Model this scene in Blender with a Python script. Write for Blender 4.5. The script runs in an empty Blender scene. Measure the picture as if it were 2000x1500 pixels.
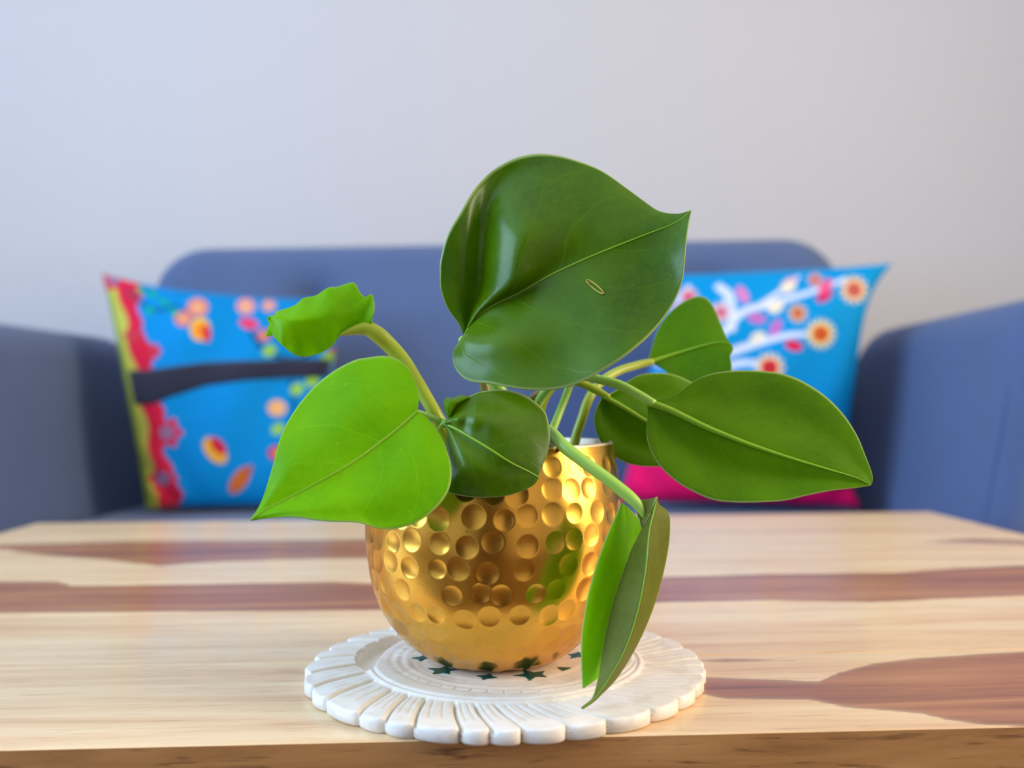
import bpy, bmesh, math, random
import numpy as np
from mathutils import Vector, Matrix, noise

random.seed(7)
rng = np.random.default_rng(7)
SC = bpy.context.scene
COL = SC.collection

# ------------------------------------------------------------------ camera
F_PX, W_PX, H_PX = 1800.0, 2000.0, 1500.0
CAM_Z = 0.559
PITCH = math.atan(35.0 / F_PX)
ROLL = 0.008
fwd = Vector((0, math.cos(PITCH), math.sin(PITCH)))
right0 = Vector((1, 0, 0))
up0 = right0.cross(fwd)
right = (right0 * math.cos(ROLL) - up0 * math.sin(ROLL)).normalized()
up = right.cross(fwd).normalized()
CAM = Vector((0, 0, CAM_Z))
cam_data = bpy.data.cameras.new('camera')
cam = bpy.data.objects.new('camera', cam_data)
COL.objects.link(cam)
m = Matrix.Identity(4)
for i in range(3):
    m[i][0] = right[i]; m[i][1] = up[i]; m[i][2] = -fwd[i]; m[i][3] = CAM[i]
cam.matrix_world = m
cam_data.sensor_width = 36.0
cam_data.lens = 36.0 * F_PX / W_PX
cam_data.clip_start = 0.02
cam_data.dof.use_dof = True
cam_data.dof.focus_distance = 0.425
cam_data.dof.aperture_fstop = 5.0
SC.camera = cam

# ------------------------------------------------------------------ world, lights, exposure
world = bpy.data.worlds.new('daylight')
SC.world = world
world.use_nodes = True
bg = world.node_tree.nodes['Background']
bg.inputs['Color'].default_value = (0.75, 0.87, 1.0, 1)
bg.inputs['Strength'].default_value = 1.0
SC.view_settings.view_transform = 'Standard'
SC.view_settings.look = 'None'
SC.view_settings.gamma = 1.0
SC.view_settings.use_curve_mapping = False
SC.view_settings.exposure = -0.10

def area(name, loc, target, sx, sy, watts, color):
    d = bpy.data.lights.new(name, 'AREA')
    d.shape = 'RECTANGLE'; d.size = sx; d.size_y = sy
    d.energy = watts; d.color = color
    o = bpy.data.objects.new(name, d)
    COL.objects.link(o)
    o.location = loc
    dirv = Vector(target) - Vector(loc)
    o.rotation_euler = dirv.to_track_quat('-Z', 'Y').to_euler()
    return o

RX0, RX1, RY0, RY1, RZ = -2.3, 1.9, -1.35, 2.32, 2.7     # room
area('window_left_offscreen', (RX0 + 0.005, 0.0, 1.50), (5, 0.0, 1.50), 2.1, 1.7, 106, (0.44, 0.68, 1.0))
area('window_right_offscreen', (RX1 - 0.005, 0.15, 1.25), (-5, 0.15, 1.25), 0.8, 1.5, 58, (1.0, 0.80, 0.56))

# ------------------------------------------------------------------ helpers
def P(px, py, d):
    """point seen at photo pixel (px,py), d metres along the viewing axis"""
    x = (px - W_PX / 2) / F_PX * d
    y = -(py - H_PX / 2) / F_PX * d
    return CAM + right * x + up * y + fwd * d

def link(name, me, mat=None, parent=None, smooth=True):
    o = bpy.data.objects.new(name, me)
    COL.objects.link(o)
    if mat: me.materials.append(mat)
    if smooth:
        me.polygons.foreach_set('use_smooth', [True] * len(me.polygons))
    if parent:
        o.parent = parent
        o.matrix_parent_inverse = parent.matrix_world.inverted()
    return o

def mesh_np(name, verts, faces):
    me = bpy.data.meshes.new(name)
    me.from_pydata([tuple(v) for v in verts], [], [tuple(f) for f in faces])
    me.update()
    return me

def bm_obj(name, bm, mat, parent=None, smooth=False):
    me = bpy.data.meshes.new(name)
    bm.normal_update()
    bm.to_mesh(me); bm.free()
    return link(name, me, mat, parent, smooth)

def empty(name, loc, rz=0.0):
    o = bpy.data.objects.new(name, None)
    COL.objects.link(o)
    o.location = loc; o.rotation_euler = (0, 0, rz)
    o.empty_display_size = 0.05
    o.matrix_world = Matrix.Translation(Vector(loc)) @ Matrix.Rotation(rz, 4, 'Z')
    return o

def tag(o, label=None, cat=None, group=None, kind=None):
    if label: o['label'] = label
    if cat: o['category'] = cat
    if group: o['group'] = group
    if kind: o['kind'] = kind
    return o

def box_bm(x0, x1, y0, y1, z0, z1, bevel=0.0, seg=2):
    bm = bmesh.new()
    bmesh.ops.create_cube(bm, size=1.0)
    for v in bm.verts:
        v.co = Vector(((v.co.x + .5) * (x1 - x0) + x0, (v.co.y + .5) * (y1 - y0) + y0, (v.co.z + .5) * (z1 - z0) + z0))
    if bevel > 0:
        bmesh.ops.bevel(bm, geom=bm.edges[:], offset=bevel, segments=seg, profile=0.5, affect='EDGES')
    return bm

def catmull(pts, n):
    """resample a polyline smoothly into n points, even in arc length"""
    p = np.array(pts, float)
    if len(p) == 2:
        t = np.linspace(0, 1, n)[:, None]
        return p[0] * (1 - t) + p[1] * t
    ext = np.vstack([2 * p[0] - p[1], p, 2 * p[-1] - p[-2]])
    out = []
    for i in range(1, len(ext) - 2):
        p0, p1, p2, p3 = ext[i - 1], ext[i], ext[i + 1], ext[i + 2]
        for t in np.linspace(0, 1, 14, endpoint=False):
            out.append(0.5 * ((2 * p1) + (-p0 + p2) * t + (2 * p0 - 5 * p1 + 4 * p2 - p3) * t * t + (-p0 + 3 * p1 - 3 * p2 + p3) * t ** 3))
    out.append(p[-1])
    out = np.array(out)
    seg = np.linalg.norm(np.diff(out[:, :2] if out.shape[1] < 3 else out[:, :3], axis=0), axis=1)
    s = np.concatenate([[0], np.cumsum(seg)]); s /= s[-1]
    q = np.linspace(0, 1, n)
    return np.stack([np.interp(q, s, out[:, k]) for k in range(out.shape[1])], 1)

def interp(vals, t):
    vals = np.atleast_1d(np.array(vals, float))
    if len(vals) == 1: return np.full_like(t, vals[0])
    x = np.linspace(0, 1, len(vals))
    # smooth by cubic-ish easing through a dense catmull
    c = catmull(np.stack([x, vals], 1), 80)
    return np.interp(t, c[:, 0], c[:, 1])

def tube_mesh(name, pts, radii, ring=12):
    """pts: 3D world points, radii list -> tapered round tube with caps"""
    n = max(12, len(pts) * 7)
    data = np.array([list(p) + [r] for p, r in zip(pts, radii)], float)
    c = catmull(data, n)
    verts, faces = [], []
    prev = None
    for i in range(n):
        a = Vector(c[max(i - 1, 0), :3]); b = Vector(c[min(i + 1, n - 1), :3])
        tan = (b - a).normalized()
        if prev is None:
            u = tan.orthogonal().normalized()
        else:
            u = (prev - tan * prev.dot(tan)).normalized()
        prev = u
        v = tan.cross(u)
        for k in range(ring):
            an = 2 * math.pi * k / ring
            verts.append(Vector(c[i, :3]) + (u * math.cos(an) + v * math.sin(an)) * c[i, 3])
    for i in range(n - 1):
        for k in range(ring):
            k2 = (k + 1) % ring
            faces.append((i * ring + k, i * ring + k2, (i + 1) * ring + k2, (i + 1) * ring + k))
    faces.append(tuple(range(ring - 1, -1, -1)))
    faces.append(tuple((n - 1) * ring + k for k in range(ring)))
    return mesh_np(name, verts, faces)

# ------------------------------------------------------------------ materials
def srgb(r, g, b):
    def f(c):
        c /= 255.0
        return c / 12.92 if c <= 0.04045 else ((c + 0.055) / 1.055) ** 2.4
    return (f(r), f(g), f(b), 1.0)

class Mat:
    def __init__(s, name):
        s.m = bpy.data.materials.new(name); s.m.use_nodes = True
        s.nt = s.m.node_tree; s.p = s.nt.nodes['Principled BSDF']; s.out = s.nt.nodes['Material Output']
    def n(s, typ, **kw):
        nd = s.nt.nodes.new(typ)
        for k, v in kw.items():
            if hasattr(nd, k): setattr(nd, k, v)
            else: nd.inputs[k].default_value = v
        return nd
    def l(s, a, b): s.nt.links.new(a, b)
    def set(s, **kw):
        for k, v in kw.items(): s.p.inputs[k.replace('_', ' ')].default_value = v
        return s
    def math(s, op, a, b=None, clamp=False):
        nd = s.nt.nodes.new('ShaderNodeMath'); nd.operation = op; nd.use_clamp = clamp
        for i, x in enumerate((a, b)):
            if x is None: continue
            if isinstance(x, (int, float)): nd.inputs[i].default_value = x
            else: s.l(x, nd.inputs[i])
        return nd.outputs[0]
    def mix(s, fac, a, b, blend='MIX'):
        nd = s.nt.nodes.new('ShaderNodeMix'); nd.data_type = 'RGBA'; nd.blend_type = blend
        for idx, x in ((0, fac), (6, a), (7, b)):
            if isinstance(x, (int, float)): nd.inputs[idx].default_value = x
            elif isinstance(x, tuple): nd.inputs[idx].default_value = x
            else: s.l(x, nd.inputs[idx])
        return nd.outputs[2]
    def noise(s, vec, scale, detail=4, rough=0.55, dist=0.0):
        nd = s.n('ShaderNodeTexNoise'); nd.inputs['Scale'].default_value = scale
        nd.inputs['Detail'].default_value = detail; nd.inputs['Roughness'].default_value = rough
        nd.inputs['Distortion'].default_value = dist
        if vec is not None: s.l(vec, nd.inputs['Vector'])
        return nd.outputs['Fac']
    def coords(s, scale=(1, 1, 1), kind='Object'):
        tc = s.n('ShaderNodeTexCoord'); mp = s.n('ShaderNodeMapping')
        mp.inputs['Scale'].default_value = scale
        s.l(tc.outputs[kind], mp.inputs['Vector'])
        return mp.outputs['Vector']
    def ramp(s, fac, stops):
        nd = s.n('ShaderNodeValToRGB')
        el = nd.color_ramp.elements
        while len(el) < len(stops): el.new(0.5)
        for e, (p, c) in zip(el, stops): e.position = p; e.color = c
        s.l(fac, nd.inputs['Fac'])
        return nd.outputs['Color']
    def bump(s, h, strength=0.3, dist=0.001):
        nd = s.n('ShaderNodeBump'); nd.inputs['Strength'].default_value = strength
        nd.inputs['Distance'].default_value = dist
        s.l(h, nd.inputs['Height']); s.l(nd.outputs['Normal'], s.p.inputs['Normal'])
        return nd.outputs['Normal']

def plain(name, col, rough=0.5, metallic=0.0, var=0.06, scale=30, bump=0.0):
    M = Mat(name)
    v = M.coords()
    f = M.noise(v, scale)
    lo = tuple(c * (1 - var) for c in col[:3]) + (1,)
    hi = tuple(min(1, c * (1 + var)) for c in col[:3]) + (1,)
    M.l(M.mix(f, lo, hi), M.p.inputs['Base Color'])
    M.set(Roughness=rough, Metallic=metallic)
    if bump: M.bump(f, bump)
    return M.m

def wall_paint(name, col):
    M = Mat(name)
    v = M.coords()
    f = M.noise(v, 1.6, 5)
    g = M.noise(v, 160, 3)
    M.l(M.mix(f, tuple(c * .97 for c in col[:3]) + (1,), col), M.p.inputs['Base Color'])
    M.set(Roughness=0.85)
    M.bump(g, 0.08, 0.002)
    return M.m

WALL = wall_paint('wall_paint_white', srgb(205, 201, 202))
WALL_R = wall_paint('wall_paint_cream', srgb(238, 222, 200))
CEIL = wall_paint('ceiling_paint', srgb(240, 240, 240))
FLOOR = plain('floor_dark_wood', srgb(104, 78, 58), 0.35, var=.15, scale=4)
ADDED_DOORM = plain('added_door_dark_wood', srgb(72, 48, 34), 0.4, var=.2, scale=9)
FRAME = plain('window_frame_paint', srgb(235, 235, 235), 0.4)

def fabric(name, col, var=0.18, weave=900):
    M = Mat(name)
    v = M.coords()
    f = M.noise(v, 6, 4)
    w = M.noise(v, weave, 2)
    a = tuple(c * (1 - var) for c in col[:3]) + (1,)
    b = tuple(min(1, c * (1 + var)) for c in col[:3]) + (1,)
    c1 = M.mix(f, a, b)
    c2 = M.mix(M.math('MULTIPLY', w, 0.35), c1, tuple(min(1, c * 1.5) for c in col[:3]) + (1,))
    M.l(c2, M.p.inputs['Base Color'])
    M.set(Roughness=0.95)
    M.p.inputs['Sheen Weight'].default_value = 0.12
    M.p.inputs['Sheen Roughness'].default_value = 0.5
    M.bump(w, 0.25, 0.001)
    return M.m
SOFA = fabric('sofa_slate_blue_fabric', srgb(77, 94, 131))
SEAM = fabric('sofa_seam_thread', srgb(70, 84, 124))
LEGM = plain('sofa_leg_wood', srgb(110, 70, 40), 0.4, var=.2)

def print_fabric(name):
    M = Mat(name)
    at = M.n('ShaderNodeAttribute'); at.attribute_name = 'print'
    v = M.coords()
    w = M.noise(v, 700, 2)
    f = M.noise(v, 9, 3)
    c = M.mix(M.math('MULTIPLY', w, 0.10), at.outputs['Color'], (0.0, 0.03, 0.08, 1))
    c = M.mix(M.math('MULTIPLY', f, 0.15), c, (0, 0.05, 0.15, 1))
    M.l(c, M.p.inputs['Base Color'])
    M.set(Roughness=0.75)
    M.p.inputs['Specular IOR Level'].default_value = 0.12
    M.bump(w, 0.15, 0.0008)
    return M.m
PRINT = print_fabric('printed_cotton')
STRAP = fabric('black_grosgrain', srgb(30, 32, 52), weave=1500)

def wood_top():
    M = Mat('sheesham_top')
    at = M.n('ShaderNodeAttribute'); at.attribute_name = 'heart'
    oi = M.n('ShaderNodeObjectInfo')
    v0 = M.coords()
    off = M.n('ShaderNodeVectorMath'); off.operation = 'ADD'
    cmb = M.n('ShaderNodeCombineXYZ')
    M.l(M.math('MULTIPLY', oi.outputs['Random'], 7.0), cmb.inputs['X'])
    M.l(M.math('MULTIPLY', oi.outputs['Random'], 3.0), cmb.inputs['Z'])
    M.l(v0, off.inputs[0]); M.l(cmb.outputs[0], off.inputs[1])
    mp = M.n('ShaderNodeMapping'); mp.inputs['Scale'].default_value = (3.2, 46, 46)
    M.l(off.outputs[0], mp.inputs['Vector'])
    grain = M.noise(mp.outputs[0], 1.0, 6, 0.6, 0.6)
    mp2 = M.n('ShaderNodeMapping'); mp2.inputs['Scale'].default_value = (26, 420, 420)
    M.l(off.outputs[0], mp2.inputs['Vector'])
    fine = M.noise(mp2.outputs[0], 1.0, 4, 0.65, 0.2)
    mp3 = M.n('ShaderNodeMapping'); mp3.inputs['Scale'].default_value = (7, 22, 22)
    M.l(off.outputs[0], mp3.inputs['Vector'])
    cloud = M.noise(mp3.outputs[0], 1.0, 4)
    light = M.ramp(grain, [(0.25, srgb(208, 162, 116)), (0.45, srgb(234, 198, 150)), (0.62, srgb(244, 217, 172)), (0.8, srgb(232, 197, 154))])
    light = M.mix(M.math('MULTIPLY', cloud, 0.25), light, srgb(214, 172, 144))
    dark = M.ramp(grain, [(0.3, srgb(112, 62, 42)), (0.42, srgb(154, 96, 62)), (0.55, srgb(184, 122, 76)), (0.72, srgb(202, 146, 98))])
    dark = M.mix(M.math('MULTIPLY', cloud, 0.35), dark, srgb(146, 102, 88))
    hf = M.math('ADD', at.outputs['Fac'], M.math('ADD', M.math('MULTIPLY', M.math('SUBTRACT', grain, 0.5), 0.55), M.math('MULTIPLY', M.math('SUBTRACT', fine, 0.5), 0.45)))
    hm = M.n('ShaderNodeMapRange'); hm.inputs['From Min'].default_value = 0.36; hm.inputs['From Max'].default_value = 0.66
    M.l(hf, hm.inputs['Value'])
    c = M.mix(hm.outputs[0], light, dark)
    edge = M.math('MULTIPLY', M.math('MULTIPLY', hm.outputs[0], M.math('SUBTRACT', 1.0, hm.outputs[0])), 2.0)
    c = M.mix(edge, c, srgb(120, 70, 46))
    fr = M.n('ShaderNodeMapRange'); fr.inputs['From Min'].default_value = 0.30; fr.inputs['From Max'].default_value = 0.44
    fr.inputs['To Min'].default_value = 0.34; fr.inputs['To Max'].default_value = 0.0
    M.l(fine, fr.inputs['Value'])
    c = M.mix(fr.outputs[0], c, srgb(150, 95, 60), 'MULTIPLY')
    M.l(c, M.p.inputs['Base Color'])
    M.set(Roughness=0.32)
    M.p.inputs['Specular IOR Level'].default_value = 0.25
    M.p.inputs['Coat Weight'].default_value = 0.22
    M.p.inputs['Coat Roughness'].default_value = 0.12
    M.bump(fine, 0.06, 0.0006)
    return M.m
WOOD = wood_top()

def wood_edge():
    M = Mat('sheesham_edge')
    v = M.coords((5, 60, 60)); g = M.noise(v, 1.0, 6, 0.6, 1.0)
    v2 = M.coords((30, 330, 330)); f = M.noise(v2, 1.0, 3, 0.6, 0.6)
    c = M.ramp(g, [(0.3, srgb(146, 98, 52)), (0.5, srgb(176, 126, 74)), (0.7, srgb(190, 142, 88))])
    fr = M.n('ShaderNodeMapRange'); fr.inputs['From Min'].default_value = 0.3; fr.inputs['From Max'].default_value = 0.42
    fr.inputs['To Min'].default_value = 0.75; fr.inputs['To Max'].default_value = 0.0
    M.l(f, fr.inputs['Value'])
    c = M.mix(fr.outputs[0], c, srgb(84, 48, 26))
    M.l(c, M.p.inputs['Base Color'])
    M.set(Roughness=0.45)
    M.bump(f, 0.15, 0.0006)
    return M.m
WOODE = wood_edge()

def gold():
    M = Mat('hammered_brass')
    v = M.coords()
    f = M.noise(v, 60, 5, 0.6)
    s = M.noise(v, 14, 3)
    c = M.mix(s, srgb(214, 152, 48), srgb(232, 180, 84))
    sp = M.n('ShaderNodeMapRange'); sp.inputs['From Min'].default_value = 0.68; sp.inputs['From Max'].default_value = 0.76
    M.l(f, sp.inputs['Value'])
    c = M.mix(M.math('MULTIPLY', sp.outputs[0], 0.7), c, srgb(120, 70, 30))
    M.l(c, M.p.inputs['Base Color'])
    M.set(Metallic=1.0)
    r = M.math('ADD', M.math('MULTIPLY', f, 0.14), 0.20)
    M.l(r, M.p.inputs['Roughness'])
    return M.m
GOLD = gold()

def marble():
    M = Mat('carved_white_marble')
    v = M.coords((1, 1, 2.5))
    f = M.noise(v, 45, 6, 0.6, 1.2)
    g = M.noise(v, 500, 3)
    c = M.ramp(f, [(0.3, srgb(220, 210, 196)), (0.5, srgb(234, 227, 217)), (0.7, srgb(240, 236, 230))])
    M.l(c, M.p.inputs['Base Color'])
    M.set(Roughness=0.38)
    M.p.inputs['Subsurface Weight'].default_value = 0.12
    M.p.inputs['Subsurface Radius'].default_value = (1.0, 0.9, 0.75)
    M.p.inputs['Subsurface Scale'].default_value = 0.003
    M.bump(g, 0.12, 0.0004)
    return M.m
MARBLE = marble()
PAINT = plain('green_enamel_paint', srgb(12, 84, 78), 0.35, var=.3, scale=300)
SOIL = plain('potting_soil_brown', srgb(58, 40, 28), 0.95, var=.5, scale=400, bump=0.8)

def leafmat(name, c_dark, c_light, trans, tmix=0.38, rough=0.33, spec=0.14):
    """UV: x along the blade (0 base..1 tip), y across (0 edge..0.5 midrib..1 edge)"""
    M = Mat(name)
    uv = M.n('ShaderNodeUVMap'); uv.uv_map = 'blade'
    sep = M.n('ShaderNodeSeparateXYZ'); M.l(uv.outputs[0], sep.inputs[0])
    s = M.math('MULTIPLY', M.math('ABSOLUTE', M.math('SUBTRACT', sep.outputs['Y'], 0.5)), 2.0)   # 0 midrib .. 1 edge
    v = M.coords()
    cloud = M.noise(v, 28, 4, 0.55)
    cell = M.noise(v, 330, 4, 0.75)
    cr = M.n('ShaderNodeMapRange'); cr.inputs['From Min'].default_value = 0.3; cr.inputs['From Max'].default_value = 0.7
    M.l(cloud, cr.inputs['Value'])
    c = M.mix(cr.outputs[0], c_dark, c_light)
    c = M.mix(M.math('MULTIPLY', M.math('SUBTRACT', cell, 0.42, True), 2.2), c, c_light)
    # side veins
    k = M.math('SUBTRACT', M.math('MULTIPLY', sep.outputs['X'], 4.5), M.math('MULTIPLY', s, 2.1))
    k = M.math('ADD', k, M.math('MULTIPLY', M.noise(v, 24, 2), 0.9))
    fr = M.math('ABSOLUTE', M.math('SUBTRACT', M.math('FRACT', k), 0.5))
    ve = M.n('ShaderNodeMapRange'); ve.inputs['From Min'].default_value = 0.0; ve.inputs['From Max'].default_value = 0.022
    ve.inputs['To Min'].default_value = 0.24; ve.inputs['To Max'].default_value = 0.0
    M.l(fr, ve.inputs['Value'])
    vcol = tuple(min(1, x * 1.6 + .01) for x in c_light[:3]) + (1,)
    c = M.mix(ve.outputs[0], c, vcol)
    # pale speckles
    vo = M.n('ShaderNodeTexVoronoi'); vo.inputs['Scale'].default_value = 150
    M.l(v, vo.inputs['Vector'])
    sp = M.n('ShaderNodeMapRange'); sp.inputs['From Min'].default_value = 0.06; sp.inputs['From Max'].default_value = 0.11
    sp.inputs['To Min'].default_value = 0.35; sp.inputs['To Max'].default_value = 0.0
    M.l(vo.outputs['Distance'], sp.inputs['Value'])
    c = M.mix(sp.outputs[0], c, vcol)
    # pale thin margin
    ed = M.n('ShaderNodeMapRange'); ed.inputs['From Min'].default_value = 0.972; ed.inputs['From Max'].default_value = 0.992
    M.l(s, ed.inputs['Value'])
    c = M.mix(M.math('MULTIPLY', ed.outputs[0], 0.75), c, srgb(196, 214, 130))
    M.l(c, M.p.inputs['Base Color'])
    M.set(Roughness=rough)
    M.p.inputs['Specular IOR Level'].default_value = spec
    b1 = M.n('ShaderNodeBump'); b1.inputs['Strength'].default_value = 0.10; b1.inputs['Distance'].default_value = 0.0006
    M.l(cell, b1.inputs['Height'])
    b2 = M.n('ShaderNodeBump'); b2.inputs['Strength'].default_value = 0.25; b2.inputs['Distance'].default_value = 0.0010; b2.invert = True
    M.l(ve.outputs[0], b2.inputs['Height']); M.l(b1.outputs['Normal'], b2.inputs['Normal'])
    M.l(b2.outputs['Normal'], M.p.inputs['Normal'])
    tr = M.n('ShaderNodeBsdfTranslucent')
    tc = M.mix(0.5, c, trans)
    M.l(tc, tr.inputs['Color'])
    mx = M.n('ShaderNodeMixShader'); mx.inputs[0].default_value = tmix
    M.l(M.p.outputs[0], mx.inputs[1]); M.l(tr.outputs[0], mx.inputs[2])
    M.l(mx.outputs[0], M.out.inputs['Surface'])
    return M.m
LEAF_DARK = leafmat('leaf_deep_green', srgb(60, 98, 0), srgb(94, 134, 0), srgb(150, 200, 0), 0.34, 0.27, 0.36)
LEAF_MID = leafmat('leaf_mid_green', srgb(72, 120, 0), srgb(100, 148, 0), srgb(165, 220, 0), 0.40, 0.38)
LEAF_BRIGHT = leafmat('leaf_bright_green', srgb(112, 184, 0), srgb(145, 208, 0), srgb(200, 250, 0), 0.5, 0.4)
LEAF_UNDER = leafmat('leaf_olive_underside', srgb(102, 112, 30), srgb(128, 134, 52), srgb(150, 180, 20), 0.32, 0.45, 0.12)

def stemmat(name, a, b):
    M = Mat(name)
    v = M.coords()
    f = M.noise(v, 45, 4)
    g = M.noise(v, 600, 3)
    c = M.mix(f, a, b)
    M.l(c, M.p.inputs['Base Color'])
    M.set(Roughness=0.36)
    M.p.inputs['Subsurface Weight'].default_value = 0.15
    M.p.inputs['Subsurface Radius'].default_value = (0.5, 1.0, 0.1)
    M.p.inputs['Subsurface Scale'].default_value = 0.002
    M.bump(g, 0.1, 0.0004)
    return M.m
STEM = stemmat('stem_fresh_green', srgb(138, 188, 56), srgb(174, 214, 104))
STEM_Y = stemmat('stem_yellow_green', srgb(148, 166, 20), srgb(168, 180, 44))
STEM_B = stemmat('stem_brown', srgb(120, 96, 50), srgb(138, 126, 52))
RIB = stemmat('midrib_pale_green', srgb(116, 164, 12), srgb(138, 180, 34))

# ------------------------------------------------------------------ the room
def struct(name, bm, mat, parent=None):
    o = bm_obj(name, bm, mat, parent)
    o['kind'] = 'structure'
    return o
T = 0.12
struct('floor', box_bm(RX0 - T, RX1 + T, RY0 - T, RY1 + T, -0.1, 0), FLOOR)
struct('ceiling', box_bm(RX0 - T, RX1 + T, RY0 - T, RY1 + T, RZ, RZ + 0.1), CEIL)
struct('wall_back', box_bm(RX0 - T, RX1 + T, RY1, RY1 + T, 0, RZ), WALL)
def wall_with_hole(name, axis, pos, a0, a1, h0, h1, z0, z1, mat):
    bm = bmesh.new()
    for (p, q, u, w) in ((a0, a1, 0, z0), (a0, a1, z1, RZ), (a0, h0, z0, z1), (h1, a1, z0, z1)):
        b = box_bm(pos[0], pos[1], p, q, u, w) if axis == 'x' else box_bm(p, q, pos[0], pos[1], u, w)
        me = bpy.data.meshes.new('tmp'); b.to_mesh(me); b.free(); bm.from_mesh(me); bpy.data.meshes.remove(me)
    return struct(name, bm, mat)
wall_with_hole('wall_left', 'x', (RX0 - T, RX0), RY0, RY1, -1.05, 1.05, 0.65, 2.35, WALL)
wall_with_hole('wall_right', 'x', (RX1, RX1 + T), RY0, RY1, -0.25, 0.55, 0.50, 2.00, WALL_R)
struct('wall_front', box_bm(RX0, RX1, RY0 - T, RY0, 0, RZ), WALL)
added_door = empty('added_door_1', (-0.1, RY0, 0)); added_door['kind'] = 'structure'  # added unseen door, stands in for a person's dark reflection in the pot
for sx in (-1, 1):
    bm_obj('added_door_leaf', box_bm(-0.1 + min(0.005 * sx, 0.44 * sx), -0.1 + max(0.005 * sx, 0.44 * sx), RY0, RY0 + 0.04, 0, 2.05, .004), ADDED_DOORM, added_door)
bm_obj('added_door_frame', box_bm(-0.60, 0.40, RY0, RY0 + 0.025, 2.05, 2.13, .004), FRAME, added_door)
def window(name, axis, pos, a0, a1, z0, z1, bars):
    e = empty(name, ((pos[0] + pos[1]) / 2 if axis == 'x' else (a0 + a1) / 2, (a0 + a1) / 2 if axis == 'x' else (pos[0] + pos[1]) / 2, z0))
    e['kind'] = 'structure'
    w = 0.05
    def bar(p, q, u, v):
        b = box_bm(pos[0], pos[1], p, q, u, v, .004) if axis == 'x' else box_bm(p, q, pos[0], pos[1], u, v, .004)
        bm_obj('window_frame', b, FRAME, e)
    bar(a0, a1, z0, z0 + w); bar(a0, a1, z1 - w, z1); bar(a0, a0 + w, z0, z1); bar(a1 - w, a1, z0, z1)
    for k in range(1, bars + 1):
        c = a0 + (a1 - a0) * k / (bars + 1)
        bar(c - w / 2, c + w / 2, z0, z1)
window('window_1', 'x', (RX0 - 0.09, RX0 - 0.03), -1.05, 1.05, 0.65, 2.35, 1)
window('window_2', 'x', (RX1 + 0.03, RX1 + 0.09), -0.25, 0.55, 0.50, 2.00, 0)
struct('baseboard_back', box_bm(RX0, RX1, RY1 - 0.012, RY1, 0, 0.09, .003), FRAME)

# ------------------------------------------------------------------ sofa
def slab_mesh(name, outline, thick, edge, bulge=0.0, dimples=(), K=40, axis='y', n=220, power=2.0):
    """rounded upholstered slab: closed 2D outline, full thickness, roundover radius, optional tufts.
    returned verts are (a, h, b) with h the thickness axis"""
    o = np.array(outline, float)
    o = np.vstack([o, o[:1]])
    seg = np.linalg.norm(np.diff(o, axis=0), axis=1); s = np.concatenate([[0], np.cumsum(seg)]); s /= s[-1]
    q = np.linspace(0, 1, n, endpoint=False)
    ring = np.stack([np.interp(q, s, o[:, 0]), np.interp(q, s, o[:, 1])], 1)
    cen = ring.mean(0)
    ss = 1 - np.linspace(0, 1, K) ** 1.8          # dense near the edge
    pts = [cen + (ring - cen) * sc for sc in ss[:-1]]
    allp = np.vstack(pts + [cen[None]])
    # distance to the outline
    a = ring; b = np.roll(ring, -1, 0)
    ab = b - a
    dist = np.full(len(allp), 1e9)
    for i in range(n):
        ap = allp - a[i]
        t = np.clip((ap @ ab[i]) / (ab[i] @ ab[i] + 1e-12), 0, 1)
        dd = np.linalg.norm(ap - t[:, None] * ab[i], axis=1)
        dist = np.minimum(dist, dd)
    e = np.clip(dist / edge, 0, 1)
    h = (thick / 2 - edge) + edge * np.sqrt(np.clip(1 - (1 - e) ** 2, 0, 1))
    h = np.maximum(h, 0)
    dn = np.clip(dist / (dist.max() + 1e-9), 0, 1)
    h = h + bulge * np.sin(dn * math.pi / 2)
    hf = h.copy()
    for (da, db, depth, rad) in dimples:
        rr = np.linalg.norm(allp - np.array([da, db]), axis=1)
        hf = hf - depth * np.exp(-(rr / rad) ** 1.3)
    N = len(allp)
    V = [(p[0], -hh, p[1]) for p, hh in zip(allp, hf)] + [(p[0], hh, p[1]) for p, hh in zip(allp, h)]
    Fc = []
    for k in range(K - 2):
        for i in range(n):
            j = (i + 1) % n
            Fc.append((k * n + i, k * n + j, (k + 1) * n + j, (k + 1) * n + i))
            Fc.append((N + k * n + i, N + (k + 1) * n + i, N + (k + 1) * n + j, N + k * n + j))
    c = N - 1; k = K - 2
    for i in range(n):
        j = (i + 1) % n
        Fc.append((k * n + i, k * n + j, c))
        Fc.append((N + k * n + i, N + c, N + k * n + j))
        Fc.append((i, N + i, N + j, j))
    return np.array(V), Fc

def rrect(x0, x1, y0, y1, rbl, rbr, rtr, rtl, seg=14):
    out = []
    for (cx, cy, r, a0) in ((x0 + rbl, y0 + rbl, rbl, 180), (x1 - rbr, y0 + rbr, rbr, 270), (x1 - rtr, y1 - rtr, rtr, 0), (x0 + rtl, y1 - rtl, rtl, 90)):
        for k in range(seg + 1):
            a = math.radians(a0 + 90 * k / seg)
            out.append((cx + r * math.cos(a), cy + r * math.sin(a)))
    return out

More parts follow.
